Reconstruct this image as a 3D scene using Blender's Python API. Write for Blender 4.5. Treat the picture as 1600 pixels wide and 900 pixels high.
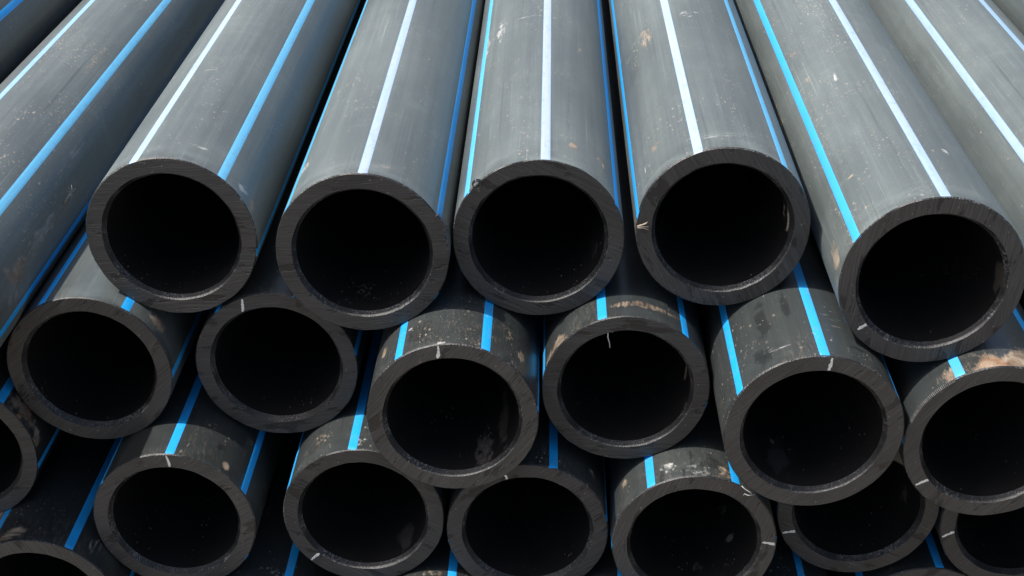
import bpy, math, random
from mathutils import Matrix, Vector
import numpy as np

# ------------------------------------------------------------------ scene, camera, light
sc = bpy.context.scene
for o in list(bpy.data.objects):
    bpy.data.objects.remove(o)
COL = sc.collection
R = 0.10                      # pipe outer radius in metres (200 mm pipe)
GZ = 13.45                    # camera height above the ground, in pipe radii
F_PX, CX, CY = 2147.0, 800.0, 530.0
E1 = Vector((0.99965594, 0.01343843, -0.0225258))      # world X in camera space (x right, y down, z forward)
DD = Vector((0.02622981, -0.51215787, 0.85849072))     # pipe direction (world Y)
E2 = Vector((0.0, 0.858786196, 0.512334139))           # world down
cam_d = bpy.data.cameras.new('camera')
cam = bpy.data.objects.new('camera', cam_d)
COL.objects.link(cam)
cam_d.sensor_width = 36.0
cam_d.lens = F_PX / 1600.0 * 36.0
cam_d.shift_y = (CY - 450.0) / 1600.0
cam_d.clip_start = 0.02
cam_d.clip_end = 500.0
rx = Vector((E1[0], DD[0], -E2[0])); up = Vector((-E1[1], -DD[1], E2[1])); bk = Vector((-E1[2], -DD[2], E2[2]))
m = Matrix.Identity(4)
for i in range(3):
    m[i][0], m[i][1], m[i][2] = rx[i], up[i], bk[i]
m[2][3] = GZ * R
cam.matrix_world = m
sc.camera = cam

SUN_AZ, SUN_EL = math.radians(-89.2), math.radians(61.0)
world = bpy.data.worlds.new('World')
sc.world = world
world.use_nodes = True
wn = world.node_tree
sky = wn.nodes.new('ShaderNodeTexSky')
sky.sky_type = 'NISHITA'
sky.sun_disc = False
sky.sun_elevation = SUN_EL
sky.sun_rotation = SUN_AZ
sky.air_density = 1.0
sky.dust_density = 4.0
sky.ozone_density = 1.0
bg = wn.nodes['Background']
bg.inputs['Strength'].default_value = 0.15
wn.links.new(sky.outputs[0], bg.inputs['Color'])
sun_d = bpy.data.lights.new('sun', 'SUN')
sun_d.energy = 4.4
sun_d.angle = math.radians(0.55)
sun_d.color = (1.0, 0.96, 0.90)
sun = bpy.data.objects.new('sun', sun_d)
COL.objects.link(sun)
Ldir = Vector((math.sin(SUN_AZ) * math.cos(SUN_EL), math.cos(SUN_AZ) * math.cos(SUN_EL), math.sin(SUN_EL)))
sun.rotation_euler = (-Ldir).to_track_quat('-Z', 'Y').to_euler()
sun.location = (0, 2, 6)
vs = sc.view_settings
vs.view_transform = 'Standard'
vs.look = 'None'
vs.exposure = 0.0
vs.gamma = 1.0
vs.use_curve_mapping = False

# ------------------------------------------------------------------ pixel helpers (a pixel gives a direction; the pipe it lies on gives the distance)
def ray(u, v):
    r = Vector(((u - CX) / F_PX, (v - CY) / F_PX, 1.0))
    return r.dot(E1), r.dot(DD), -r.dot(E2)

# centre of each cut face, in pipe radii from the camera: X across, Y along the pipes, Z up
PIPES = {
 'P1': (-4.345, 14.259, -7.197), 'P2': (-2.090, 14.017, -7.256), 'P3': (-0.069, 14.309, -7.195), 'P4': (2.048, 14.259, -7.000),
 'P5': (4.189, 13.158, -7.071), 'P0': (-7.07, 11.3, -7.62), 'Pm': (-9.20, 11.9, -7.00), 'P6': (6.90, 10.9, -7.78), 'P7': (8.80, 11.6, -7.08),
 'Q1': (-5.481, 13.948, -8.848), 'Q2': (-3.268, 14.260, -8.934), 'Q3': (-1.036, 13.193, -8.959), 'Q4': (0.993, 13.770, -8.902),
 'Q5': (3.029, 12.694, -8.746), 'Q6': (5.057, 12.742, -8.880), 'Q7': (8.30, 12.9, -9.25), 'Qm': (-9.20, 13.2, -9.02),
 'L0': (-7.223, 13.669, -9.892),
 'R1': (-4.502, 13.255, -10.594), 'R2': (-2.197, 13.457, -10.628), 'R3': (-0.161, 13.386, -10.758), 'R4': (1.871, 13.140, -10.708),
 'R5': (3.938, 13.659, -10.540), 'R6': (5.960, 13.605, -10.667), 'R7': (8.65, 13.4, -11.30), 'B0': (-6.225, 12.87, -11.63),
 'S0': (-8.02, 13.0, -12.447), 'S1': (-3.757, 12.75, -12.447), 'S2': (-1.30, 12.72, -12.447), 'S3': (0.897, 12.6, -12.447),
 'S4': (2.905, 12.9, -12.447), 'S5': (4.985, 13.62, -12.447), 'S6': (7.0, 13.1, -12.447),
}
KIN = 0.773                    # bore radius / outer radius

def on_pipe(n, u, v):
    """pixel on the outer wall of pipe n -> (theta from the top, y behind the cut face), in radians / radii"""
    x, y, z = ray(u, v)
    X, Y, Z = PIPES[n]
    a = x * x + z * z; b = -2 * (x * X + z * Z); c = X * X + Z * Z - 1
    D = b * b - 4 * a * c
    t = (-b - math.sqrt(max(D, 0))) / (2 * a)
    return math.atan2(x * t - X, z * t - Z), y * t - Y

def in_bore(n, u, v):
    x, y, z = ray(u, v)
    X, Y, Z = PIPES[n]
    a = x * x + z * z; b = -2 * (x * X + z * Z); c = X * X + Z * Z - KIN * KIN
    D = b * b - 4 * a * c
    t = (-b + math.sqrt(max(D, 0))) / (2 * a)
    return math.atan2(x * t - X, z * t - Z), y * t - Y

def on_face(n, u, v):
    x, y, z = ray(u, v)
    X, Y, Z = PIPES[n]
    t = Y / y
    return (x * t - X), (z * t - Z)

# ------------------------------------------------------------------ node helpers
class NT:
    def __init__(s, tree):
        s.t = tree
    def n(s, typ, **kw):
        nd = s.t.nodes.new(typ)
        ins = kw.pop('ins', {})
        for k, v in kw.items():
            setattr(nd, k, v)
        for k, v in ins.items():
            s.put(nd.inputs[k], v)
        return nd
    def put(s, sock, v):
        if isinstance(v, bpy.types.NodeSocket):
            s.t.links.new(v, sock)
        else:
            sock.default_value = v
    def math(s, op, a, b=None, clamp=False):
        nd = s.t.nodes.new('ShaderNodeMath'); nd.operation = op; nd.use_clamp = clamp
        s.put(nd.inputs[0], a)
        if b is not None: s.put(nd.inputs[1], b)
        return nd.outputs[0]
    def vmath(s, op, a, b=None):
        nd = s.t.nodes.new('ShaderNodeVectorMath'); nd.operation = op
        s.put(nd.inputs[0], a)
        if b is not None: s.put(nd.inputs[1], b)
        return nd.outputs[0]
    def noise(s, vec, scale=1.0, detail=2.0, rough=0.5, dist=0.0):
        nd = s.n('ShaderNodeTexNoise', ins={'Scale': scale, 'Detail': detail, 'Roughness': rough, 'Distortion': dist})
        s.put(nd.inputs['Vector'], vec)
        return nd.outputs[0]
    def ramp(s, x, a, b, lo=0.0, hi=1.0):
        nd = s.n('ShaderNodeMapRange'); nd.clamp = True
        s.put(nd.inputs[0], x)
        nd.inputs[1].default_value = a; nd.inputs[2].default_value = b
        s.put(nd.inputs[3], lo); s.put(nd.inputs[4], hi)
        return nd.outputs[0]
    def mix(s, f, a, b, mode='MIX'):
        nd = s.t.nodes.new('ShaderNodeMix'); nd.data_type = 'RGBA'; nd.blend_type = mode; nd.clamp_factor = True
        s.put(nd.inputs[0], f); s.put(nd.inputs[6], a); s.put(nd.inputs[7], b)
        return nd.outputs[2]
    def mapping(s, vec, scale=(1, 1, 1), rot=(0, 0, 0), loc=(0, 0, 0)):
        nd = s.n('ShaderNodeMapping', ins={'Scale': scale, 'Rotation': rot, 'Location': loc})
        s.put(nd.inputs['Vector'], vec)
        return nd.outputs[0]

def c4(r, g, b): return (r, g, b, 1.0)

def sock(tree, name, io, typ, default=None):
    s = tree.interface.new_socket(name=name, in_out=io, socket_type=typ)
    if default is not None: s.default_value = default
    return s

# group: unrolled pipe coordinates (theta, y, seed)
gU = bpy.data.node_groups.new('unrolled_pipe', 'ShaderNodeTree')
sock(gU, 'Seed', 'INPUT', 'NodeSocketFloat', 0.0); sock(gU, 'UV', 'OUTPUT', 'NodeSocketVector'); sock(gU, 'Y', 'OUTPUT', 'NodeSocketFloat')
g = NT(gU); gi = g.n('NodeGroupInput'); go = g.n('NodeGroupOutput')
tc = g.n('ShaderNodeTexCoord'); sx = g.n('ShaderNodeSeparateXYZ'); g.put(sx.inputs[0], tc.outputs['Object'])
th = g.math('ARCTAN2', sx.outputs[0], sx.outputs[2]); yy = g.math('DIVIDE', sx.outputs[1], R)
cb = g.n('ShaderNodeCombineXYZ'); g.put(cb.inputs[0], th); g.put(cb.inputs[1], yy); g.put(cb.inputs[2], gi.outputs['Seed'])
g.put(go.inputs['UV'], cb.outputs[0]); g.put(go.inputs['Y'], yy)

# group: dirt patch with a soft ragged outline
gP = bpy.data.node_groups.new('dirt_patch', 'ShaderNodeTree')
sock(gP, 'UV', 'INPUT', 'NodeSocketVector'); sock(gP, 'Center', 'INPUT', 'NodeSocketVector'); sock(gP, 'InvSize', 'INPUT', 'NodeSocketVector')
sock(gP, 'Grain', 'INPUT', 'NodeSocketVector'); sock(gP, 'Cover', 'INPUT', 'NodeSocketFloat', 0.5); sock(gP, 'Fac', 'OUTPUT', 'NodeSocketFloat')
g = NT(gP); gi = g.n('NodeGroupInput'); go = g.n('NodeGroupOutput')
wob = g.noise(g.vmath('MULTIPLY', gi.outputs['UV'], (4, 4, 1)), 1.0, 2)
dvec = g.vmath('MULTIPLY', g.vmath('SUBTRACT', gi.outputs['UV'], gi.outputs['Center']), gi.outputs['InvSize'])
ln = g.n('ShaderNodeVectorMath', operation='LENGTH'); g.put(ln.inputs[0], dvec)
dist = g.math('ADD', ln.outputs['Value'], g.math('MULTIPLY', g.math('SUBTRACT', wob, 0.5), 0.9))
fall = g.ramp(dist, 0.25, 1.0, 1.0, 0.0)
nz = g.noise(g.vmath('MULTIPLY', gi.outputs['UV'], gi.outputs['Grain']), 1.0, 4, 0.65)
thr = g.math('SUBTRACT', 0.95, g.math('MULTIPLY', g.math('MULTIPLY', fall, gi.outputs['Cover']), 0.75))
msk = g.math('MULTIPLY', g.math('SUBTRACT', nz, thr), 5.5, clamp=True)
fg = g.noise(g.vmath('MULTIPLY', gi.outputs['UV'], (75, 38, 1)), 1.0, 3, 0.7)
brk = g.ramp(g.math('ADD', fg, g.math('MULTIPLY', fall, 0.16)), 0.36, 0.58)
g.put(go.inputs['Fac'], g.math('MULTIPLY', g.math('MULTIPLY', msk, brk), g.math('POWER', fall, 0.6)))

# group: elongated marks (specks, dashes, scratches)
gM = bpy.data.node_groups.new('scattered_marks', 'ShaderNodeTree')
sock(gM, 'Vector', 'INPUT', 'NodeSocketVector'); sock(gM, 'Radius', 'INPUT', 'NodeSocketFloat', 0.1); sock(gM, 'Share', 'INPUT', 'NodeSocketFloat', 0.5)
sock(gM, 'Fac', 'OUTPUT', 'NodeSocketFloat')
g = NT(gM); gi = g.n('NodeGroupInput'); go = g.n('NodeGroupOutput')
vo = g.n('ShaderNodeTexVoronoi', feature='F1', voronoi_dimensions='2D'); vo.inputs['Scale'].default_value = 1.0
vx = g.n('ShaderNodeSeparateXYZ'); g.put(vx.inputs[0], gi.outputs['Vector'])
vc = g.n('ShaderNodeCombineXYZ'); g.put(vc.inputs[0], g.math('ADD', vx.outputs[0], g.math('MULTIPLY', vx.outputs[2], 13.7))); g.put(vc.inputs[1], g.math('ADD', vx.outputs[1], g.math('MULTIPLY', vx.outputs[2], 7.3)))
g.put(vo.inputs['Vector'], vc.outputs[0])
sc_ = g.n('ShaderNodeSeparateColor'); g.put(sc_.inputs[0], vo.outputs['Color'])
pick = g.math('LESS_THAN', sc_.outputs[0], gi.outputs['Share'])
rad = g.math('MULTIPLY', gi.outputs['Radius'], g.math('ADD', 0.35, sc_.outputs[1]))
inside = g.math('SUBTRACT', 1.0, g.math('DIVIDE', vo.outputs['Distance'], rad), clamp=True)
g.put(go.inputs['Fac'], g.math('MULTIPLY', g.math('MULTIPLY', inside, 4.0, clamp=True), g.math('MULTIPLY', pick, g.math('ADD', 0.3, g.math('MULTIPLY', sc_.outputs[2], 0.7)))))

def marks(n, vec, radius, share):
    nd = n.n('ShaderNodeGroup', node_tree=gM)
    n.put(nd.inputs['Vector'], vec); nd.inputs['Radius'].default_value = radius; nd.inputs['Share'].default_value = share
    return nd.outputs[0]

def new_mat(name):
    mt = bpy.data.materials.new(name); mt.use_nodes = True
    t = mt.node_tree
    return mt, NT(t), t.nodes['Principled BSDF']

def wall_material(key, seed, dust, patches, specks=0.5, dark=(), rim_dirt=0.5, opac=0.85):
    """worn black polyethylene: settled dust, drag streaks, scratches, specks of dry mud, ragged dirt patches"""
    mt, n, b = new_mat('worn_black_polyethylene_' + key)
    u = n.n('ShaderNodeGroup', node_tree=gU); u.inputs['Seed'].default_value = seed
    UV, Y = u.outputs['UV'], u.outputs['Y']
    low = n.noise(n.mapping(UV, (0.9, 0.35, 1)), 1.0, 3)
    streak = n.noise(n.mapping(UV, (9, 0.16, 1), loc=(3, 0, 0)), 1.0, 3, 0.6)
    fine = n.noise(n.mapping(UV, (85, 0.5, 1)), 1.0, 2)
    fleck = n.noise(n.mapping(UV, (34, 26, 1)), 1.0, 3, 0.7)
    ring = n.noise(n.mapping(UV, (0.55, 5.5, 1), rot=(0, 0, 0.05)), 1.0, 3, 0.6)
    d = n.math('MULTIPLY', n.ramp(low, 0.25, 0.75, 0.80, 1.16), n.ramp(streak, 0.3, 0.7, 0.88, 1.12))
    d = n.math('MULTIPLY', d, n.ramp(fine, 0.3, 0.7, 0.93, 1.07))
    d = n.math('MULTIPLY', d, n.ramp(fleck, 0.3, 0.7, 0.94, 1.06))
    haze = n.noise(n.mapping(UV, (2.6, 1.5, 1), loc=(2, 3, 0)), 1.0, 4, 0.6)
    d = n.math('ADD', d, n.ramp(haze, 0.50, 0.74, 0.0, 0.13))
    d = n.math('SUBTRACT', d, n.ramp(n.noise(n.mapping(UV, (3.5, 0.9, 1), loc=(5, 8, 0)), 1.0, 3), 0.55, 0.75, 0.0, 0.08))
    d = n.math('ADD', d, n.math('MULTIPLY', n.ramp(ring, 0.60, 0.70), n.ramp(low, 0.42, 0.6, 0.0, 0.16)))
    rimz = n.math('MULTIPLY', n.ramp(Y, 0.0, 0.55, 1.0, 0.0), n.ramp(n.noise(n.mapping(UV, (2.2, 5, 1)), 1.0, 3), 0.38, 0.68, -0.18, 0.40))
    d = n.math('MULTIPLY', n.math('ADD', d, rimz), dust, clamp=True)
    # dark drag marks
    drag = n.ramp(n.noise(n.mapping(UV, (13, 0.22, 1), rot=(0, 0, 0.02), loc=(0, 5, 0)), 1.0, 2), 0.66, 0.72)
    d = n.math('MULTIPLY', d, n.math('SUBTRACT', 1.0, n.math('MULTIPLY', drag, 0.22)))
    # scratches: three directions, clustered
    clus = n.ramp(n.noise(n.mapping(UV, (1.6, 0.7, 1), loc=(0, 9, 0)), 1.0, 2), 0.45, 0.62)
    s1 = marks(n, n.mapping(UV, (22, 0.40, 1), rot=(0, 0, 0.22)), 0.10, 0.22)
    s2 = marks(n, n.mapping(UV, (24, 0.55, 1), rot=(0, 0, -0.42)), 0.10, 0.20)
    s3 = marks(n, n.mapping(UV, (24, 0.25, 1), rot=(0, 0, 0.04)), 0.09, 0.35)
    s4 = marks(n, n.mapping(UV, (0.5, 16, 1), rot=(0, 0, 0.10)), 0.10, 0.15)
    s5 = marks(n, n.mapping(UV, (10, 0.10, 1), rot=(0, 0, 0.16), loc=(4, 1, 0)), 0.085, 0.45)
    s6 = marks(n, n.mapping(UV, (11, 0.13, 1), rot=(0, 0, -0.20), loc=(1, 7, 0)), 0.085, 0.40)
    s1 = n.math('ADD', s1, n.math('ADD', s5, s6))
    scr = n.math('MULTIPLY', n.math('ADD', n.math('ADD', s1, s2), n.math('ADD', s3, s4)), n.math('ADD', 0.35, n.math('MULTIPLY', clus, 0.65)))
    d = n.math('ADD', d, n.math('MULTIPLY', scr, 0.55 * dust + 0.03), clamp=True)
    for (c, isz, gr, cov) in dark:
        p = n.n('ShaderNodeGroup', node_tree=gP)
        n.put(p.inputs['UV'], UV); p.inputs['Center'].default_value = (c[0], c[1], seed); p.inputs['InvSize'].default_value = (1 / isz[0], 1 / isz[1], 0)
        p.inputs['Grain'].default_value = (gr[0], gr[1], 1); p.inputs['Cover'].default_value = cov
        d = n.math('MULTIPLY', d, n.math('SUBTRACT', 1.0, n.math('MULTIPLY', p.outputs[0], 0.55)))
    col = n.mix(d, c4(0.0085, 0.009, 0.010), c4(0.256, 0.302, 0.296))
    # specks of dry mud
    scl = n.ramp(n.noise(n.mapping(UV, (2.4, 0.8, 1), loc=(7, 2, 0)), 1.0, 2), 0.42, 0.66)
    k1 = marks(n, n.mapping(UV, (15, 9, 1), rot=(0, 0, 0.5)), 0.22, 0.20 * specks + 0.02)
    k2 = marks(n, n.mapping(UV, (40, 25, 1), rot=(0, 0, 0.4)), 0.36, 0.19 * specks + 0.01)
    sp = n.math('ADD', n.math('MULTIPLY', k1, n.math('ADD', 0.12, n.math('MULTIPLY', scl, 0.8))), n.math('MULTIPLY', k2, scl), clamp=True)
    scol = n.mix(n.noise(n.mapping(UV, (5, 5, 1)), 1.0, 1), c4(0.30, 0.22, 0.15), c4(0.55, 0.50, 0.44))
    col = n.mix(n.math('MULTIPLY', sp, 0.85), col, scol)
    rd = n.math('MULTIPLY', n.ramp(Y, 0.0, 1.3, 1.0, 0.0), n.ramp(n.noise(n.mapping(UV, (30, 7, 1), loc=(1, 1, 0)), 1.0, 5, 0.75), 0.50, 0.70))
    rd = n.math('MULTIPLY', n.math('MULTIPLY', rd, n.ramp(n.noise(n.mapping(UV, (1.8, 1.0, 1), loc=(9, 4, 0)), 1.0, 2), 0.42, 0.62)), rim_dirt, clamp=True)
    col = n.mix(rd, col, n.mix(n.noise(n.mapping(UV, (9, 5, 1)), 1.0, 2), c4(0.16, 0.105, 0.065), c4(0.36, 0.29, 0.215)))
    dirt = n.math('MAXIMUM', sp, rd)
    for (c, isz, gr, cov, ca, cbb) in patches:
        p = n.n('ShaderNodeGroup', node_tree=gP)
        n.put(p.inputs['UV'], UV); p.inputs['Center'].default_value = (c[0], c[1], seed); p.inputs['InvSize'].default_value = (1 / isz[0], 1 / isz[1], 0)
        p.inputs['Grain'].default_value = (gr[0], gr[1], 1); p.inputs['Cover'].default_value = cov
        pc = n.mix(n.ramp(n.noise(n.mapping(UV, (7, 7, 1)), 1.0, 3), 0.35, 0.65), c4(*ca), c4(*cbb))
        col = n.mix(n.math('MULTIPLY', p.outputs[0], opac), col, pc)
        dirt = n.math('MAXIMUM', dirt, p.outputs[0])
    n.put(b.inputs['Base Color'], col)
    ro = n.math('ADD', n.ramp(low, 0.3, 0.7, 0.31 if key[0] == 'P' else 0.26, 0.43 if key[0] == 'P' else 0.36), n.math('MULTIPLY', d, 0.20))
    ro = n.math('ADD', ro, n.math('MULTIPLY', dirt, 0.35), clamp=True)
    n.put(b.inputs['Roughness'], ro)
    b.inputs['Specular IOR Level'].default_value = 0.65
    h = n.math('ADD', n.math('MULTIPLY', dirt, 1.0), n.math('ADD', n.math('MULTIPLY', fine, 0.10), n.math('MULTIPLY', n.noise(n.mapping(UV, (2.5, 1.2, 1)), 1.0, 2), 1.2)))
    bp = n.n('ShaderNodeBump', ins={'Strength': 0.25, 'Distance': 0.0012}); n.put(bp.inputs['Height'], h)
    n.put(b.inputs['Normal'], bp.outputs[0])
    return mt

def face_material(key, seed, ang, tone):
    """sawn polyethylene end: parallel blade marks, darker torn bites"""
    mt, n, b = new_mat('sawn_polyethylene_' + key)
    tone *= 0.86 + 0.30 * ((seed * 0.618) % 1.0)
    tc = n.n('ShaderNodeTexCoord')
    v = n.mapping(tc.outputs['Object'], (1 / R, 1 / R, 1 / R), rot=(0, ang, 0), loc=(seed, 0, seed * 0.7))
    wv = n.n('ShaderNodeTexNoise', ins={'Scale': 1.4, 'Detail': 1.0}); n.put(wv.inputs['Vector'], v)
    v = n.vmath('ADD', v, n.vmath('MULTIPLY', n.vmath('SUBTRACT', wv.outputs['Color'], (0.5, 0.5, 0.5)), (0.10, 0.0, 0.13)))
    saw = n.noise(n.mapping(v, (1.1, 1, 52)), 1.0, 4, 0.7)
    saw2 = n.noise(n.mapping(v, (3.5, 1, 90)), 1.0, 2)
    blot = n.noise(n.mapping(v, (2.0, 1, 5.5)), 1.0, 4, 0.6)
    lowv = n.noise(n.mapping(v, (1.3, 1, 1.3)), 1.0, 2)
    f = n.math('ADD', n.ramp(saw, 0.34, 0.66, 0.0, 0.72), n.ramp(lowv, 0.3, 0.7, 0.0, 0.34))
    col = n.mix(f, c4(0.034 * tone, 0.0335 * tone, 0.0325 * tone), c4(0.100 * tone, 0.096 * tone, 0.089 * tone))
    bite = n.ramp(blot, 0.57, 0.62)
    col = n.mix(n.math('MULTIPLY', bite, 0.7), col, c4(0.022, 0.019, 0.016))
    fs = n.n('ShaderNodeSeparateXYZ'); n.put(fs.inputs[0], v)
    fc = n.n('ShaderNodeCombineXYZ'); n.put(fc.inputs[0], fs.outputs[0]); n.put(fc.inputs[1], fs.outputs[2])
    scr = marks(n, n.mapping(fc.outputs[0], (1.4, 42, 1), rot=(0, 0, 0.12)), 0.13, 0.22)
    col = n.mix(n.math('MULTIPLY', scr, 0.5), col, c4(0.18, 0.17, 0.16))
    sp = marks(n, n.mapping(fc.outputs[0], (16, 16, 1)), 0.14, 0.05)
    col = n.mix(n.math('MULTIPLY', sp, 0.6), col, c4(0.35, 0.31, 0.26))
    n.put(b.inputs['Base Color'], col)
    n.put(b.inputs['Roughness'], n.ramp(saw, 0.3, 0.7, 0.46, 0.64))
    b.inputs['Specular IOR Level'].default_value = 0.35
    h = n.math('ADD', n.math('ADD', saw, n.math('MULTIPLY', saw2, 0.4)), n.math('MULTIPLY', bite, -0.7))
    bp = n.n('ShaderNodeBump', ins={'Strength': 0.9, 'Distance': 0.0012}); n.put(bp.inputs['Height'], h)
    n.put(b.inputs['Normal'], bp.outputs[0])
    return mt

def bore_material(key, seed, patches):
    """smooth black bore with a little grit and dusty smudges"""
    mt, n, b = new_mat('smooth_black_bore_' + key)
    u = n.n('ShaderNodeGroup', node_tree=gU); u.inputs['Seed'].default_value = seed
    UV, Y = u.outputs['UV'], u.outputs['Y']
    col = n.mix(n.noise(n.mapping(UV, (1.5, 1.5, 1)), 1.0, 3), c4(0.0100, 0.0102, 0.0106), c4(0.0240, 0.0235, 0.0230))
    cl = n.ramp(n.noise(n.mapping(UV, (1.2, 0.9, 1)), 1.0, 2), 0.47, 0.62)
    k = n.math('MULTIPLY', marks(n, n.mapping(UV, (22, 9, 1)), 0.15, 0.14), n.math('ADD', 0.15, cl))
    col = n.mix(n.math('MULTIPLY', k, 0.8), col, c4(0.50, 0.43, 0.34))
    ro = 0.30
    for (c, isz, gr, cov, cc) in patches:
        p = n.n('ShaderNodeGroup', node_tree=gP)
        n.put(p.inputs['UV'], UV); p.inputs['Center'].default_value = (c[0], c[1], seed); p.inputs['InvSize'].default_value = (1 / isz[0], 1 / isz[1], 0)
        p.inputs['Grain'].default_value = (gr[0], gr[1], 1); p.inputs['Cover'].default_value = cov
        col = n.mix(n.math('MULTIPLY', p.outputs[0], 0.8), col, c4(*[min(0.6, 1.9 * q) for q in cc]))
        k = n.math('MAXIMUM', k, p.outputs[0])
    n.put(b.inputs['Base Color'], col)
    n.put(b.inputs['Roughness'], n.ramp(k, 0, 1, 0.30, 0.8))
    b.inputs['Specular IOR Level'].default_value = 0.4
    return mt

def chamfer_material():
    mt, n, b = new_mat('scraped_edge')
    u = n.n('ShaderNodeGroup', node_tree=gU)
    UV = u.outputs['UV']
    oi = n.n('ShaderNodeObjectInfo')
    vec = n.vmath('ADD', UV, n.vmath('MULTIPLY', (1, 1, 1), oi.outputs['Random']))
    a = n.noise(n.mapping(vec, (60, 40, 9)), 1.0, 3, 0.7)
    c = n.noise(n.mapping(vec, (3, 1, 9)), 1.0, 3)
    n.put(b.inputs['Base Color'], n.mix(n.math('MULTIPLY', n.ramp(a, 0.5, 0.7), n.ramp(c, 0.4, 0.65)), c4(0.018, 0.019, 0.020), c4(0.30, 0.30, 0.29)))
    n.put(b.inputs['Roughness'], n.ramp(c, 0.3, 0.7, 0.28, 0.48))
    bp = n.n('ShaderNodeBump', ins={'Strength': 0.8, 'Distance': 0.0008}); n.put(bp.inputs['Height'], a)
    n.put(b.inputs['Normal'], bp.outputs[0])
    return mt
M_CHAM = chamfer_material()

STR = {}
def stripe_material(hl):
    hl = round(hl, 2)
    if hl in STR: return STR[hl]
    mt, n, b = new_mat('blue_polyethylene_stripe_highlight_%02d' % int(hl * 100))
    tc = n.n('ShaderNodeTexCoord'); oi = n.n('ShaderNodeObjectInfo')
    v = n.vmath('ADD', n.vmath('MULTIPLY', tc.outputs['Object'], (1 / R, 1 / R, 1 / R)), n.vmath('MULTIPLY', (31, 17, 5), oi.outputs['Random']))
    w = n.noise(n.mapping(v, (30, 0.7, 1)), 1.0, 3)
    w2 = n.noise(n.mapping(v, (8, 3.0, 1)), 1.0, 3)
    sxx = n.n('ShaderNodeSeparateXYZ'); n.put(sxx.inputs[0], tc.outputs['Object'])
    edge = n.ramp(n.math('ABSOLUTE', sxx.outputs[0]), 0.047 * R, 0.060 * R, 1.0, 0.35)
    col = n.mix(n.math('MULTIPLY', n.math('MULTIPLY', n.ramp(w, 0.3, 0.7, 0.84, 1.06), hl), edge), c4(0.001, 0.42, 1.0), c4(0.50, 0.56, 0.655) if hl >= 0.5 else c4(0.42, 0.95, 1.0))  # bright highlight painted into the blue as a paler colour, weaker along the edges
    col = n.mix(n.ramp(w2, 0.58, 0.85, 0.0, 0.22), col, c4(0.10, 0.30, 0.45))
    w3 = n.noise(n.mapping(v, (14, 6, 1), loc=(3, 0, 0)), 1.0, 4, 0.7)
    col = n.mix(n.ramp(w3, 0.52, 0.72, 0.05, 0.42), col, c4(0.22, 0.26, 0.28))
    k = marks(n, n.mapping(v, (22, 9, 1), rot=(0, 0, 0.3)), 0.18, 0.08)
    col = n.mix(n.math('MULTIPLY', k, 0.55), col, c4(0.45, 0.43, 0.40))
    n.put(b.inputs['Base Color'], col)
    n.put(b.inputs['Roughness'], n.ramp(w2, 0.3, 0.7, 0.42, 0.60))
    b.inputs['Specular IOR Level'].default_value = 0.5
    STR[hl] = mt
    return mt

def plain_material(name, ca, cb_, rough=0.6, scale=120.0):
    mt, n, b = new_mat(name)
    tc = n.n('ShaderNodeTexCoord')
    z = n.noise(tc.outputs['Object'], scale, 3, 0.6)
    n.put(b.inputs['Base Color'], n.mix(n.ramp(z, 0.35, 0.65), c4(*ca), c4(*cb_)))
    b.inputs['Roughness'].default_value = rough
    return mt
M_TICK = plain_material('white_marker_paint', (0.62, 0.65, 0.62), (0.90, 0.92, 0.88), 0.6, 420)
M_SHRED = plain_material('black_plastic_shaving', (0.02, 0.022, 0.024), (0.05, 0.052, 0.055), 0.3)
M_PALE = plain_material('pale_plastic_shred', (0.35, 0.36, 0.36), (0.6, 0.6, 0.6), 0.4)
M_NICK = plain_material('scraped_grey_plastic', (0.10, 0.10, 0.10), (0.22, 0.22, 0.21), 0.5)
M_STRAW = plain_material('dry_straw', (0.55, 0.44, 0.30), (0.75, 0.66, 0.52), 0.7)
M_PAPPUS = plain_material('white_seed_hairs', (0.55, 0.55, 0.52), (0.75, 0.75, 0.72), 0.6)
M_SEED = plain_material('brown_seed', (0.30, 0.16, 0.06), (0.45, 0.26, 0.10), 0.6)

# ------------------------------------------------------------------ ground
def ground_material():
    mt, n, b = new_mat('dry_yard_ground')
    tc = n.n('ShaderNodeTexCoord')
    a = n.noise(tc.outputs['Object'], 0.8, 5, 0.6); c = n.noise(tc.outputs['Object'], 40, 4, 0.7)
    col = n.mix(n.ramp(a, 0.3, 0.7), c4(0.24, 0.20, 0.155), c4(0.34, 0.295, 0.24))
    col = n.mix(n.ramp(c, 0.4, 0.7, 0.0, 0.5), col, c4(0.16, 0.135, 0.11))
    n.put(b.inputs['Base Color'], col); b.inputs['Roughness'].default_value = 0.95
    bp = n.n('ShaderNodeBump', ins={'Strength': 0.5, 'Distance': 0.01}); n.put(bp.inputs['Height'], c)
    n.put(b.inputs['Normal'], bp.outputs[0])
    return mt
def mesh_obj(name, verts, faces, mat, parent=None, smooth=True, loc=None):
    me = bpy.data.meshes.new(name)
    me.from_pydata(verts, [], faces)
    if smooth:
        me.polygons.foreach_set('use_smooth', [True] * len(me.polygons))
    me.materials.append(mat); me.update()
    o = bpy.data.objects.new(name, me); COL.objects.link(o)
    if parent: o.parent = parent
    if loc is not None: o.location = loc
    return o
gs = 60.0
gr = mesh_obj('ground', [(-gs, -gs, 0), (gs, -gs, 0), (gs, gs, 0), (-gs, gs, 0)], [(0, 1, 2, 3)], ground_material(), smooth=False)
gr['kind'] = 'structure'

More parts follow.
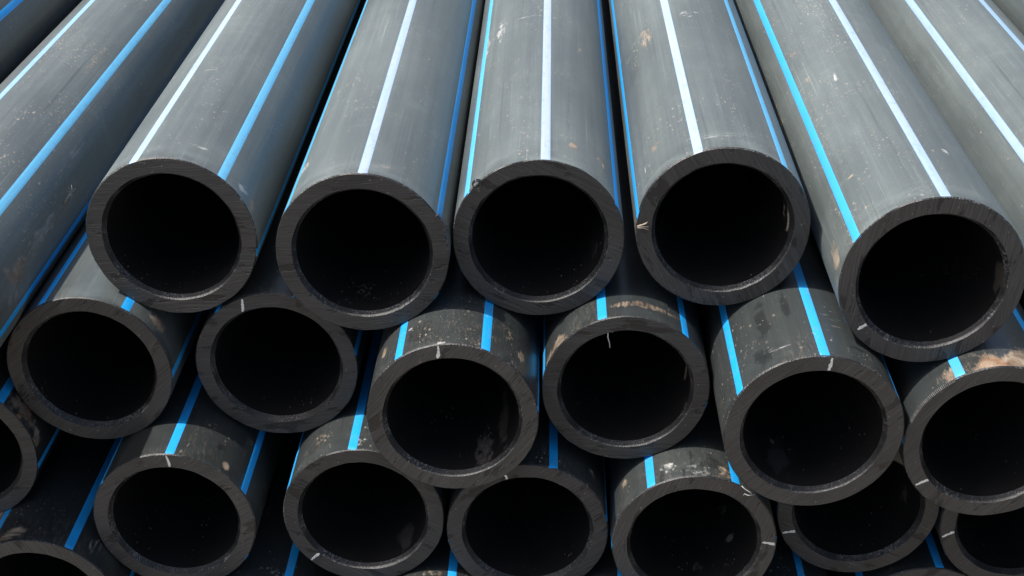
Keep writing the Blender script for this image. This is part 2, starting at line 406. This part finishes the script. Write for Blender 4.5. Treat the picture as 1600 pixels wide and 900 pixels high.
# ------------------------------------------------------------------ pipe meshes
SEG = 168
LEN = 60.0                     # 6 m
random.seed(11)
def ringnoise(rng, amp, rough):
    a = np.zeros(SEG); t = np.linspace(0, 2 * math.pi, SEG, endpoint=False)
    for k in range(1, rough):
        a += rng.normal() * np.cos(k * t + rng.uniform(0, 6.28)) / k ** 0.5
    return amp * a / (a.std() + 1e-9)
def lathe(rings, flip=False, tilt=0.0):
    verts, faces = [], []
    tt = [2 * math.pi * i / SEG for i in range(SEG)]
    for r, y in rings:
        for i in range(SEG):
            rr = r[i] if hasattr(r, '__len__') else r
            y_ = y[i] if hasattr(y, '__len__') else y
            y_ = y_ + tilt * rr * math.cos(tt[i]) * max(0.0, 1.0 - y_)      # saw cuts are never quite square
            verts.append((R * rr * math.sin(tt[i]), R * y_, R * rr * math.cos(tt[i])))
    for k in range(len(rings) - 1):
        if rings[k] is None or rings[k + 1] is None: continue
        for i in range(SEG):
            j = (i + 1) % SEG
            q = (k * SEG + i, k * SEG + j, (k + 1) * SEG + j, (k + 1) * SEG + i)
            faces.append(q[::-1] if flip else q)
    return verts, faces

def strip_mesh():
    """one co-extruded stripe, lying in the wall of the pipe and standing 0.3 mm proud; centred on the top of the pipe"""
    hw = math.radians(3.65); na = 5
    ys = [0.022, 0.10, 0.6, 2, 6, 20, LEN - 0.03]
    verts, faces = [], []
    for y in ys:
        for i in range(na + 1):
            a = -hw + 2 * hw * i / na
            r = 1.0026 if 0 < i < na else 0.9985
            verts.append((R * r * math.sin(a), R * y, R * r * math.cos(a)))
    for k in range(len(ys) - 1):
        for i in range(na):
            p = k * (na + 1) + i
            faces.append((p, p + na + 1, p + na + 2, p + 1))
    n0 = len(verts)
    for i in range(na + 1):
        a = -hw + 2 * hw * i / na
        verts.append((R * 0.990 * math.sin(a), R * 0.004, R * 0.990 * math.cos(a)))
    for i in range(na):
        faces.append((n0 + i, i, i + 1, n0 + i + 1))
    me = bpy.data.meshes.new('stripe'); me.from_pydata(verts, [], faces)
    me.polygons.foreach_set('use_smooth', [True] * len(me.polygons)); me.update()
    return me
STRIPE_ME = {}
def stripe_mesh_for(hl):
    if hl not in STRIPE_ME:
        me = strip_mesh(); me.materials.append(stripe_material(hl)); STRIPE_ME[hl] = me
    return STRIPE_ME[hl]

TAN = ((0.22, 0.15, 0.095), (0.45, 0.36, 0.265)); WHT = ((0.42, 0.42, 0.41), (0.62, 0.62, 0.60)); RUST = ((0.30, 0.12, 0.045), (0.40, 0.29, 0.20))
BRN = ((0.15, 0.10, 0.065), (0.32, 0.25, 0.18)); GRY = ((0.20, 0.20, 0.195), (0.32, 0.32, 0.31))
LONG = (26, 3); CROSS = (4, 22); EVEN = (16, 14)
# pixel, half size (theta, y) in radii, grain, cover, colours
PATCH = {
 'P0': [((70, 360), (0.16, 1.3), (30, 2.2), 0.85, GRY), ((25, 425), (0.30, 0.7), (24, 5), 0.80, BRN), ((110, 250), (0.14, 1.6), (34, 2.5), 0.72, GRY), ((150, 95), (0.12, 1.6), EVEN, 0.66, TAN), ((15, 470), (0.25, 0.5), (20, 6), 0.75, GRY)],
 'P1': [((393, 322), (0.16, 0.30), (14, 9), 1.15, TAN), ((380, 295), (0.20, 0.20), (12, 10), 0.85, WHT), ((375, 325), (0.3, 0.12), EVEN, 0.7, TAN), ((300, 225), (0.55, 0.12), CROSS, 0.60, WHT), ((330, 110), (0.6, 0.10), CROSS, 0.55, WHT)],
 'P2': [((688, 325), (0.14, 0.26), EVEN, 1.05, TAN), ((600, 262), (0.30, 0.16), EVEN, 0.62, TAN), ((475, 265), (0.30, 0.30), EVEN, 0.72, WHT), ((540, 255), (0.6, 0.2), CROSS, 0.5, GRY)],
 'P3': [((896, 230), (0.13, 0.22), EVEN, 0.80, RUST), ((940, 255), (0.20, 0.25), LONG, 0.74, TAN), ((783, 50), (0.17, 1.1), (30, 9), 0.72, WHT), ((762, 75), (0.12, 1.2), (30, 8), 0.70, WHT), ((830, 25), (0.6, 0.12), CROSS, 0.55, WHT), ((905, 80), (0.10, 1.3), LONG, 0.58, TAN)],
 'P4': [((1008, 60), (0.22, 1.0), LONG, 0.66, TAN), ((1022, 232), (0.22, 0.3), EVEN, 0.70, TAN), ((1010, 262), (0.14, 0.3), LONG, 0.66, WHT), ((1250, 272), (0.16, 0.35), LONG, 1.15, TAN), ((1130, 210), (0.5, 0.16), CROSS, 0.60, WHT), ((1075, 20), (0.3, 0.4), EVEN, 0.60, WHT)],
 'P5': [((1478, 238), (0.15, 0.20), EVEN, 0.70, WHT), ((1307, 405), (0.18, 0.55), LONG, 1.0, TAN), ((1330, 330), (0.3, 0.4), EVEN, 0.55, WHT), ((1330, 275), (0.12, 0.16), EVEN, 0.66, TAN), ((1240, 85), (0.12, 0.3), EVEN, 0.70, TAN), ((1262, 125), (0.12, 0.3), EVEN, 0.68, TAN), ((1305, 120), (0.10, 0.3), LONG, 0.70, WHT), ((1395, 75), (0.10, 0.4), CROSS, 0.75, TAN), ((1215, 180), (0.2, 1.2), EVEN, 0.66, TAN)],
 'P6': [((1550, 175), (0.05, 0.5), CROSS, 0.7, TAN)],
 'Q1': [((246, 503), (0.30, 0.26), EVEN, 0.90, TAN), ((225, 490), (0.2, 0.3), EVEN, 0.60, BRN)],
 'Q2': [((420, 440), (0.4, 0.4), LONG, 0.5, GRY)],
 'Q3': [((815, 558), (0.14, 0.26), LONG, 0.92, TAN), ((795, 520), (0.25, 0.5), EVEN, 0.62, TAN), ((600, 553), (0.10, 0.25), LONG, 0.88, TAN), ((688, 536), (0.22, 0.10), EVEN, 0.80, WHT), ((640, 515), (0.10, 0.10), EVEN, 0.7, WHT)],
 'Q4': [((877, 530), (0.35, 0.35), (34, 6), 0.84, BRN), ((1000, 476), (0.9, 0.14), (34, 6), 0.80, BRN), ((860, 560), (0.25, 0.35), LONG, 0.82, TAN), ((1085, 545), (0.2, 0.3), EVEN, 0.66, TAN)],
 'Q5': [((1215, 545), (0.35, 0.10), CROSS, 0.72, WHT), ((1160, 560), (0.6, 0.5), EVEN, 0.52, GRY), ((1300, 500), (0.3, 0.5), CROSS, 0.50, WHT)],
 'Q6': [((1560, 572), (0.75, 0.50), (34, 7), 0.98, BRN), ((1545, 570), (0.5, 0.35), (30, 8), 0.82, RUST), ((1490, 585), (0.35, 0.35), (34, 7), 0.85, TAN), ((1600, 560), (0.6, 0.5), (30, 8), 0.80, TAN)],
 'L0': [((38, 640), (0.5, 0.5), EVEN, 0.85, BRN), ((55, 690), (0.25, 0.4), LONG, 0.85, TAN), ((30, 650), (0.10, 0.10), EVEN, 1.0, RUST)],
 'B0': [((20, 832), (0.40, 0.25), CROSS, 0.80, TAN), ((145, 850), (0.3, 0.4), LONG, 0.6, GRY), ((90, 800), (0.3, 0.3), EVEN, 0.55, BRN)],
 'R1': [((353, 727), (0.10, 0.14), LONG, 0.95, TAN), ((330, 663), (0.25, 0.2), EVEN, 0.55, TAN), ((200, 735), (0.5, 0.06), EVEN, 0.85, WHT)],
 'R2': [((500, 685), (0.35, 0.30), EVEN, 0.62, TAN), ((560, 690), (0.25, 0.2), EVEN, 0.6, WHT)],
 'R3': [((925, 740), (0.15, 0.3), EVEN, 0.70, TAN)],
 'R4': [((1045, 730), (0.25, 0.22), EVEN, 0.70, WHT), ((1130, 740), (0.25, 0.30), EVEN, 0.72, TAN), ((975, 755), (0.12, 0.16), EVEN, 0.85, TAN), ((1085, 735), (0.6, 0.35), EVEN, 0.62, GRY)],
 'S1': [((430, 892), (0.5, 0.2), EVEN, 0.6, GRY)], 'S2': [((680, 895), (0.4, 0.1), EVEN, 0.7, TAN)],
}
DARK = {
 'Q5': [((1190, 500), (0.18, 0.9), (10, 3), 0.95), ((1190, 560), (0.28, 0.35), (12, 5), 0.95), ((1225, 470), (0.10, 0.8), (12, 2), 0.9), ((1340, 545), (0.4, 0.12), (5, 12), 0.9)],
 'R4': [((1110, 722), (0.30, 0.30), (9, 6), 1.0), ((1080, 718), (0.07, 0.35), (14, 3), 1.0), ((1035, 745), (0.07, 0.3), (14, 3), 1.0), ((1068, 740), (0.05, 0.3), (14, 3), 1.0)],
 'Q3': [((655, 520), (0.4, 0.5), (12, 2), 0.8)], 'R1': [((345, 700), (0.14, 0.16), (10, 6), 1.0)],

}
BORE = {
 'P1': [], 'P2': [((575, 455), (0.5, 0.5), EVEN, 0.62, (0.10, 0.08, 0.06)), ((545, 470), (0.22, 0.22), EVEN, 0.6, (0.05, 0.05, 0.05))],
 'P3': [((930, 385), (0.3, 0.5), LONG, 0.66, (0.05, 0.045, 0.04))], 'P4': [((1232, 345), (0.42, 0.14), EVEN, 1.0, (0.30, 0.25, 0.20)), ((1225, 330), (0.3, 0.25), LONG, 0.75, (0.18, 0.15, 0.12))],
 'P5': [((1562, 430), (0.42, 0.40), (3, 3), 1.2, (0.032, 0.029, 0.025)), ((1480, 420), (0.7, 0.8), EVEN, 0.55, (0.06, 0.055, 0.05))],
 'Q2': [((450, 560), (0.5, 0.9), EVEN, 0.55, (0.08, 0.075, 0.07))],
 'Q3': [((788, 655), (0.26, 1.3), (11, 5), 0.92, (0.030, 0.026, 0.021)), ((758, 700), (0.30, 0.9), (12, 7), 0.90, (0.05, 0.045, 0.04)), ((760, 620), (0.35, 0.5), LONG, 0.62, (0.05, 0.045, 0.04))],
 'Q4': [((1070, 640), (0.2, 0.3), LONG, 0.8, (0.12, 0.10, 0.08)), ((1072, 580), (0.3, 0.15), LONG, 0.75, (0.14, 0.11, 0.08))],
 'Q5': [((1215, 715), (0.38, 0.70), (8, 6), 1.05, (0.018, 0.018, 0.017)), ((1207, 690), (0.07, 0.08), EVEN, 1.1, (0.10, 0.08, 0.06))],
 'R2': [((635, 838), (0.34, 0.70), (10, 7), 0.98, (0.024, 0.022, 0.020))],
 'R4': [((1140, 840), (0.16, 0.16), EVEN, 1.0, (0.11, 0.095, 0.075)), ((1130, 795), (0.2, 0.25), EVEN, 0.75, (0.05, 0.045, 0.04)), ((1090, 885), (0.25, 0.25), EVEN, 0.7, (0.04, 0.04, 0.04))],
 'R5': [((1415, 770), (0.3, 0.4), EVEN, 0.75, (0.05, 0.045, 0.04))],
}
# stripe phase (degrees from the top) and how much whitish highlight is painted into each stripe: {angle: amount}
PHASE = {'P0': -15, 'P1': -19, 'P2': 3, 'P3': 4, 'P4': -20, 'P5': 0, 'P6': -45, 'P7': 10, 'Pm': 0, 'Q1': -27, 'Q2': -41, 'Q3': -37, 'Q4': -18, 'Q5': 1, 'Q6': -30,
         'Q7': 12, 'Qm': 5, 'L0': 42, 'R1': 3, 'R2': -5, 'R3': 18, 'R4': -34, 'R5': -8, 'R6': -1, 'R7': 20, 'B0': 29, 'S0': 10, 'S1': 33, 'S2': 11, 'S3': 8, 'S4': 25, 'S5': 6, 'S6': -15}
HIGHLIGHT = {'P0': {-15: 0.6, 45: 0.46}, 'P1': {-19: 0.88, 41: 0.46}, 'P2': {3: 0.9, -57: 0.1}, 'P3': {4: 0.95, -56: 0.25}, 'P4': {-20: 0.9, 40: 0.38}, 'P5': {0: 0.85, -60: 0.1, 60: 0.4},
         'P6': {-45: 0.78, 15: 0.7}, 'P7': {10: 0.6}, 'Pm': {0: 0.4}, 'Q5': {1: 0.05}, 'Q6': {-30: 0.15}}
DUST = {'P': 0.47, 'Q': 0.12, 'R': 0.10, 'L': 0.08, 'B': 0.08, 'S': 0.08}
DUSTX = {'P6': 0.52, 'P5': 0.50, 'P1': 0.49, 'P0': 0.44, 'Pm': 0.3, 'Q3': 0.13, 'Q5': 0.15, 'Q1': 0.34, 'R4': 0.14, 'R2': 0.13}
SAW = {'P1': 0.08, 'P2': 0.05, 'P3': -0.45, 'P4': -1.1, 'P5': 1.5, 'Q1': 0.75, 'Q2': 0.1, 'Q3': 0.9, 'Q4': 0.0, 'Q5': 0.8, 'Q6': 0.9, 'R1': 0.55, 'R2': -0.45, 'R3': 0.6, 'R4': 1.2, 'R5': -0.5, 'R6': 0.8}
TICK = {'Q2': ((376, 467), (383, 495)), 'Q3': ((684, 541), (685, 567)), 'Q5': ((1302, 558), (1294, 583)), 'P5': ((1340, 514), (1364, 500)), 'Q6': ((1430, 757), (1459, 744)),
        'R1': ((258, 714), (265, 736)), 'R2': ((486, 874), (504, 860)), 'R3': ((787, 741), (793, 753)), 'R4': ((1182, 848), (1211, 851)), 'R5': ((1219, 833), (1247, 828)), 'R6': ((1471, 839), (1498, 830))}
LABEL = {
 'Pm': 'long black top row pipe on the far side of the dandelion seed pipe',
 'P0': 'long black top row pipe with a dandelion seed stuck to its dusty flank',
 'P1': 'black top row pipe between the dandelion seed pipe and the torn rim pipe',
 'P2': 'black top row pipe with torn plastic at its rim and grit in its bore',
 'P3': 'black top row pipe with a curled shaving on its rim',
 'P4': 'black top row pipe with a straw sliver stuck to its face',
 'P5': 'black top row pipe with a white tick low on its vertically sawn face',
 'P6': 'long grey dusty top row pipe next to the ticked top row pipe',
 'P7': 'black top row pipe on the far side of the long grey dusty pipe',
 'Q1': 'black second row pipe with a plain unticked face beneath the dandelion seed pipe',
 'Q2': 'black second row pipe with a thin white tick, set back under the torn rim',
 'Q3': 'black second row pipe with a winding dusty streak in its bore',
 'Q4': 'black second row pipe with a pale shred hanging inside its rim',
 'Q5': 'black second row pipe with dark smears behind its rim and an oval smudged bore',
 'Q6': 'black second row pipe caked with rust brown dirt behind its rim',
 'Q7': 'black second row pipe under the long grey dusty pipe',
 'Qm': 'black second row pipe under the top row pipe beyond the dandelion seed pipe',
 'L0': 'black pipe with brown caked dirt on its shoulder, lower than its unticked neighbour',
 'R1': 'black third row pipe with a white tick on top and a nicked pale rim',
 'R2': 'black third row pipe with a tick at the bottom of its face',
 'R3': 'black third row pipe with a stubby tick under the winding streak pipe',
 'R4': 'black third row pipe with smears on its top and a sideways white tick',
 'R5': 'black third row pipe half hidden behind the pipe with the oval smudge',
 'R6': 'black third row pipe with a side tick under the rust brown caked pipe',
 'R7': 'black third row pipe beyond the one under the rust brown caked pipe',
 'B0': 'black pipe with tan scuffs on top under the pipe with brown caked shoulder',
 'S0': 'black bottom row pipe under the tan scuffed pipe',
 'S1': 'black bottom row pipe under the nicked pale rim pipe',
 'S2': 'black bottom row pipe under the bottom ticked and stubby ticked pipes',
 'S3': 'black bottom row pipe under the stubby ticked and sideways ticked pipes',
 'S4': 'black bottom row pipe under the sideways ticked and half hidden pipes',
 'S5': 'black bottom row pipe under the half hidden and side ticked pipes',
 'S6': 'black bottom row pipe beyond the one under the side ticked pipe',
}
ROOT = {}

def tube_mesh(pts, rad, nseg=6, taper=0.0):
    verts, faces = [], []
    P = [Vector(p) for p in pts]
    prev = None
    for i, p in enumerate(P):
        t = (P[min(i + 1, len(P) - 1)] - P[max(i - 1, 0)]).normalized()
        a = Vector((0, 0, 1)) if prev is None else prev
        if abs(a.dot(t)) > 0.95: a = Vector((1, 0, 0))
        s = t.cross(a).normalized(); w = s.cross(t).normalized(); prev = w
        rr = rad * (1 - taper * i / (len(P) - 1))
        for k in range(nseg):
            an = 2 * math.pi * k / nseg
            verts.append(tuple(p + rr * (math.cos(an) * s + math.sin(an) * w)))
    for i in range(len(P) - 1):
        for k in range(nseg):
            l = (k + 1) % nseg
            faces.append((i * nseg + k, i * nseg + l, (i + 1) * nseg + l, (i + 1) * nseg + k))
    faces.append(tuple(range(nseg))[::-1]); faces.append(tuple((len(P) - 1) * nseg + k for k in range(nseg)))
    return verts, faces

for idx, (key, (X, Y, Z)) in enumerate(PIPES.items()):
    rng = np.random.default_rng(100 + idx)
    seed = 3.7 * idx + 1.3
    tilt = 0.024 + rng.uniform(-0.004, 0.004)
    root = bpy.data.objects.new('plastic_pipe', None); COL.objects.link(root)
    root.empty_display_size = 0.05
    root.location = (X * R, Y * R, (Z + GZ - 1) * R)
    root['label'] = LABEL[key]; root['category'] = 'pipe'; root['group'] = 'black blue-striped pipes in the stack'
    ROOT[key] = root
    loc = (0, 0, R)
    # outer wall with a narrow broken outer edge
    pats = [(on_pipe(key, *p), s, gr_, cv, cc[0], cc[1]) for (p, s, gr_, cv, cc) in PATCH.get(key, [])]
    drk = [(on_pipe(key, *p), s, gr_, cv) for (p, s, gr_, cv) in DARK.get(key, [])]
    wm = wall_material(key, seed, DUSTX.get(key, DUST[key[0]]), pats, specks={'P0': 0.8, 'P5': 0.7, 'P4': 0.6, 'Q3': 0.5}.get(key, 0.4 if key[0] == 'P' else 0.2), dark=drk, rim_dirt=0.22 if key[0] == 'P' else 0.42, opac=0.78 if key[0] == 'P' else 0.85)
    e_r = 0.9885 + np.clip(ringnoise(rng, 0.0022, 40), -0.007, 0.007)      # ragged face edge
    e_y = 0.016 + np.clip(ringnoise(rng, 0.004, 40), -0.009, 0.012)
    v, f_ = lathe([(1.0, e_y), (1.0, 0.06), (1.0, 0.15), (1.0, 0.4), (1.0, 1.0), (1.0, 2.5), (1.0, 6.0), (1.0, 15.0), (1.0, LEN - 0.02), (0.988, LEN), (KIN, LEN)], flip=True, tilt=tilt)
    ow = mesh_obj('outer_wall', v, f_, wm, root, True, loc)
    v, f_ = lathe([(e_r, 0.0), (1.0, e_y)], flip=True, tilt=tilt)
    mesh_obj('outer_rim', v, f_, M_CHAM, ow, True)
    # sawn end
    i_r = KIN + 0.044 + np.clip(ringnoise(rng, 0.0025, 30), -0.007, 0.007)
    v, f_ = lathe([(i_r, 0.0), ((i_r + e_r) / 2, 0.0), (e_r, 0.0)], flip=True, tilt=tilt)
    tone = {'P': 0.84, 'Q': 0.88, 'R': 0.92, 'B': 1.05, 'L': 1.0, 'S': 1.0}[key[0]]
    cf = mesh_obj('cut_face', v, f_, face_material(key, seed, SAW.get(key, rng.uniform(-1.2, 1.2)), tone), root, False, loc)
    v, f_ = lathe([(KIN, 0.070), (KIN + 0.022, 0.036), (i_r, 0.0)], flip=True, tilt=tilt)
    mesh_obj('inner_rim', v, f_, M_CHAM, root, True, loc)
    bpats = [(in_bore(key, *p), s, gr_, cv, cc) for (p, s, gr_, cv, cc) in BORE.get(key, [])]
    v, f_ = lathe([(KIN, LEN), (KIN, 20.0), (KIN, 8.0), (KIN, 3.0), (KIN, 1.2), (KIN, 0.4), (KIN, 0.12), (KIN, 0.070)], flip=True, tilt=tilt)
    mesh_obj('bore', v, f_, bore_material(key, seed, bpats), root, True, loc)
    # six co-extruded stripes
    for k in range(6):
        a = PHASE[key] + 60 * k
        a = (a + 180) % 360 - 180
        hl = 0.0
        for aa, bb in HIGHLIGHT.get(key, {}).items():
            if abs(((a - aa) + 180) % 360 - 180) < 5: hl = bb
        s = bpy.data.objects.new('stripe', stripe_mesh_for(hl)); COL.objects.link(s)
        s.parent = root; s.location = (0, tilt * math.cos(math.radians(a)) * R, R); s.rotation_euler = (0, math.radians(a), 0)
        if hl > 0.5: s['label'] = 'blue stripe with a painted-in whitish highlight'
    # white marker tick on the sawn end
    if key in TICK:
        (x0, z0), (x1, z1) = on_face(key, *TICK[key][0]), on_face(key, *TICK[key][1])
        def clampr(x, z, lo=KIN + 0.052, hi=0.978):
            r_ = math.hypot(x, z); k_ = min(max(r_, lo), hi) / r_
            return x * k_, z * k_
        (x0, z0), (x1, z1) = clampr(x0, z0), clampr(x1, z1)
        d = Vector((x1 - x0, z1 - z0)); L = d.length; d /= L; nrm = Vector((-d[1], d[0]))
        vv, ff = [], []
        N = 9
        for i in range(N + 1):
            t = i / N
            w = 0.015 * (1 + 0.35 * rng.uniform(-1, 1)) * (0.8 + 0.4 * t) * (0.6 if i in (0, N) else 1)
            off = 0.006 * math.sin(t * 3.0) + 0.003 * rng.uniform(-1, 1)
            cx_, cz_ = x0 + d[0] * L * t + nrm[0] * off, z0 + d[1] * L * t + nrm[1] * off
            for sgn in (-1, 1):
                vv.append(((cx_ + sgn * w * nrm[0]) * R, -0.00018 + tilt * cz_ * R, (cz_ + sgn * w * nrm[1]) * R))
            for sgn in (1, -1):
                vv.append(((cx_ + sgn * w * nrm[0]) * R, 0.0002 + tilt * cz_ * R, (cz_ + sgn * w * nrm[1]) * R))
        for i in range(N):
            p, q = 4 * i, 4 * i + 4
            for a_, b_ in ((0, 1), (1, 2), (2, 3), (3, 0)):
                ff.append((p + a_, p + b_, q + b_, q + a_))
        ff.append((0, 3, 2, 1)); ff.append((4 * N, 4 * N + 1, 4 * N + 2, 4 * N + 3))
        mesh_obj('paint_tick', vv, ff, M_TICK, cf, False)

# ------------------------------------------------------------------ torn plastic on the rims (parts of their pipes)
def wall_point(n, u, v, lift=0.0):
    th_, y_ = on_pipe(n, u, v)
    return Vector((math.sin(th_) * (1 + lift) * R, y_ * R, math.cos(th_) * (1 + lift) * R))
def face_point(n, u, v, lift=0.0):
    x_, z_ = on_face(n, u, v)
    return Vector((x_ * R, -lift * R, z_ * R))
# curled shaving on the rim of P3
c = face_point('P3', 746, 288)
pts = []
for i in range(46):
    t = i / 45
    an = t * 4.6 * math.pi + 0.8
    rr = 0.0058 * (1 - 0.25 * t)
    pts.append((c[0] + rr * math.cos(an), c[1] - 0.0012 - 0.004 * t, c[2] + 0.001 + rr * math.sin(an)))
v, f_ = tube_mesh(pts, 0.0008, 5, 0.4)
mesh_obj('plastic_shaving', v, f_, M_SHRED, ROOT['P3'], True, (0, 0, R))
# torn lip of P2
th0, _ = on_pipe('P2', 690, 330)
vv, ff = [], []
rng = np.random.default_rng(5)
N = 14
for i in range(N + 1):
    a = th0 - 0.10 + 0.24 * i / N
    h = 0.035 * abs(math.sin(i * 1.7)) + 0.02 * rng.uniform() + 0.006
    if i in (0, N): h = 0.001
    for r_, y_ in ((1.0, 0.03), (1.0 + h, 0.012 - 0.5 * h), (0.985, -0.004)):
        vv.append((R * r_ * math.sin(a), R * y_, R * r_ * math.cos(a)))
for i in range(N):
    p = 3 * i
    ff += [(p, p + 3, p + 4, p + 1), (p + 1, p + 4, p + 5, p + 2), (p + 2, p + 5, p + 3, p)]
mesh_obj('torn_lip', vv, ff, M_SHRED, ROOT['P2'], False, (0, 0, R))
# pale shred hanging inside the rim of Q4
c0, c1 = face_point('Q4', 950, 522, -0.05), face_point('Q4', 953, 545, -0.03)
pts = [c0 + Vector((0.006, 0, 0.0008)), c0 + Vector((0.002, 0, 0.001)), c0, c0.lerp(c1, 0.35) + Vector((-0.0008, 0, 0)), c0.lerp(c1, 0.7) + Vector((0.0004, -0.001, 0)), c1]
v, f_ = tube_mesh(pts, 0.0011, 6, 0.5)
mesh_obj('plastic_shaving', v, f_, M_PALE, ROOT['Q4'], True, (0, 0, R))
# wiry shred on R4 beside Q5
c0 = face_point('R4', 1158, 762, 0.02)
pts = [c0 + Vector((0.0, 0, 0.004)), c0 + Vector((0.004, -0.002, 0.001)), c0 + Vector((0.010, -0.004, -0.002)), c0 + Vector((0.013, -0.004, -0.006)), c0 + Vector((0.008, -0.003, -0.0075)), c0 + Vector((0.004, -0.002, -0.006)), c0 + Vector((0.003, -0.001, -0.009))]
v, f_ = tube_mesh(pts, 0.0007, 5, 0.3)
mesh_obj('plastic_shaving', v, f_, M_PALE, ROOT['R4'], True, (0, 0, R))
# saw-tooth nicks along the outer edge of Q6
vv, ff = [], []
for i in range(46):
    a = math.radians(-88 + i * 1.18)
    da = 0.0040 * (0.7 + 0.6 * ((i * 7) % 5) / 5)
    q = len(vv)
    for r_, y_ in ((1.001, 0.045), (1.0025, 0.016), (0.984, -0.003)):
        for s_ in (-1, 1):
            vv.append((R * r_ * math.sin(a + s_ * da), R * y_, R * r_ * math.cos(a + s_ * da)))
    ff += [(q, q + 1, q + 3, q + 2), (q + 2, q + 3, q + 5, q + 4)]
o = mesh_obj('saw_tooth_nicks', vv, ff, M_NICK, ROOT['Q6'], False, (0, 0, R)); o['kind'] = 'stuff'

# ------------------------------------------------------------------ loose bits lying on the pipes
def loose(name, label, cat, key, p):
    e = bpy.data.objects.new(name, None); COL.objects.link(e); e.empty_display_size = 0.01
    e.location = ROOT[key].location + Vector((0, 0, R)) + p
    e['label'] = label; e['category'] = cat
    return e
e = loose('straw_sliver', 'pale splintered straw sliver stuck to the rim of a top row pipe', 'straw', 'P4', face_point('P4', 998, 354))
rng = np.random.default_rng(9)
for i in range(6):
    d = Vector((0.0085 + 0.003 * rng.uniform(), -0.0022 - 0.0015 * rng.uniform(), -0.001 + 0.010 * (i / 5) + 0.001 * rng.normal()))
    pts = [Vector((-0.0015, -0.0009, 0.0)) + 0.0008 * Vector((0, 0, i - 2.5)) * 0.6, d * 0.5 + Vector((0, -0.0006, 0.0004)), d * rng.uniform(0.75, 1.05)]
    v, f_ = tube_mesh(pts, 0.0007, 5, 0.6)
    mesh_obj('fibre', v, f_, M_STRAW, e, True)
c = wall_point('P0', 107, 303, 0.006)
nrm = Vector((c[0], 0, c[2])).normalized()
e = loose('dandelion_seed', 'dandelion seed with white hairs clinging to the flank of a long pipe', 'seed', 'P0', c)
tan = Vector((0, 1, 0)); bi = nrm.cross(tan)
for i in range(8):
    an = 6.283 * i / 8 + 0.2 * rng.normal()
    L = 0.0095 * rng.uniform(0.6, 1.25)
    d = (math.cos(an) * tan * 1.3 + math.sin(an) * bi)
    pts = [nrm * 0.0004, d * L * 0.5 + nrm * 0.0035, d * L + nrm * 0.0045 * rng.uniform(0.4, 1.3)]
    v, f_ = tube_mesh(pts, 0.00018, 4, 0.4)
    mesh_obj('pappus_hair', v, f_, M_PAPPUS, e, True)
p1 = wall_point('P0', 100, 317, 0.010) - c
v, f_ = tube_mesh([nrm * 0.0003, p1 * 0.6, p1 * 0.9], 0.00025, 4)
mesh_obj('stem', v, f_, M_PAPPUS, e, True)
v, f_ = tube_mesh([p1 * 0.85, p1 * 0.95, p1 * 1.05, p1 * 1.2], 0.0011, 6, 0.5)
mesh_obj('seed_grain', v, f_, M_SEED, e, True)
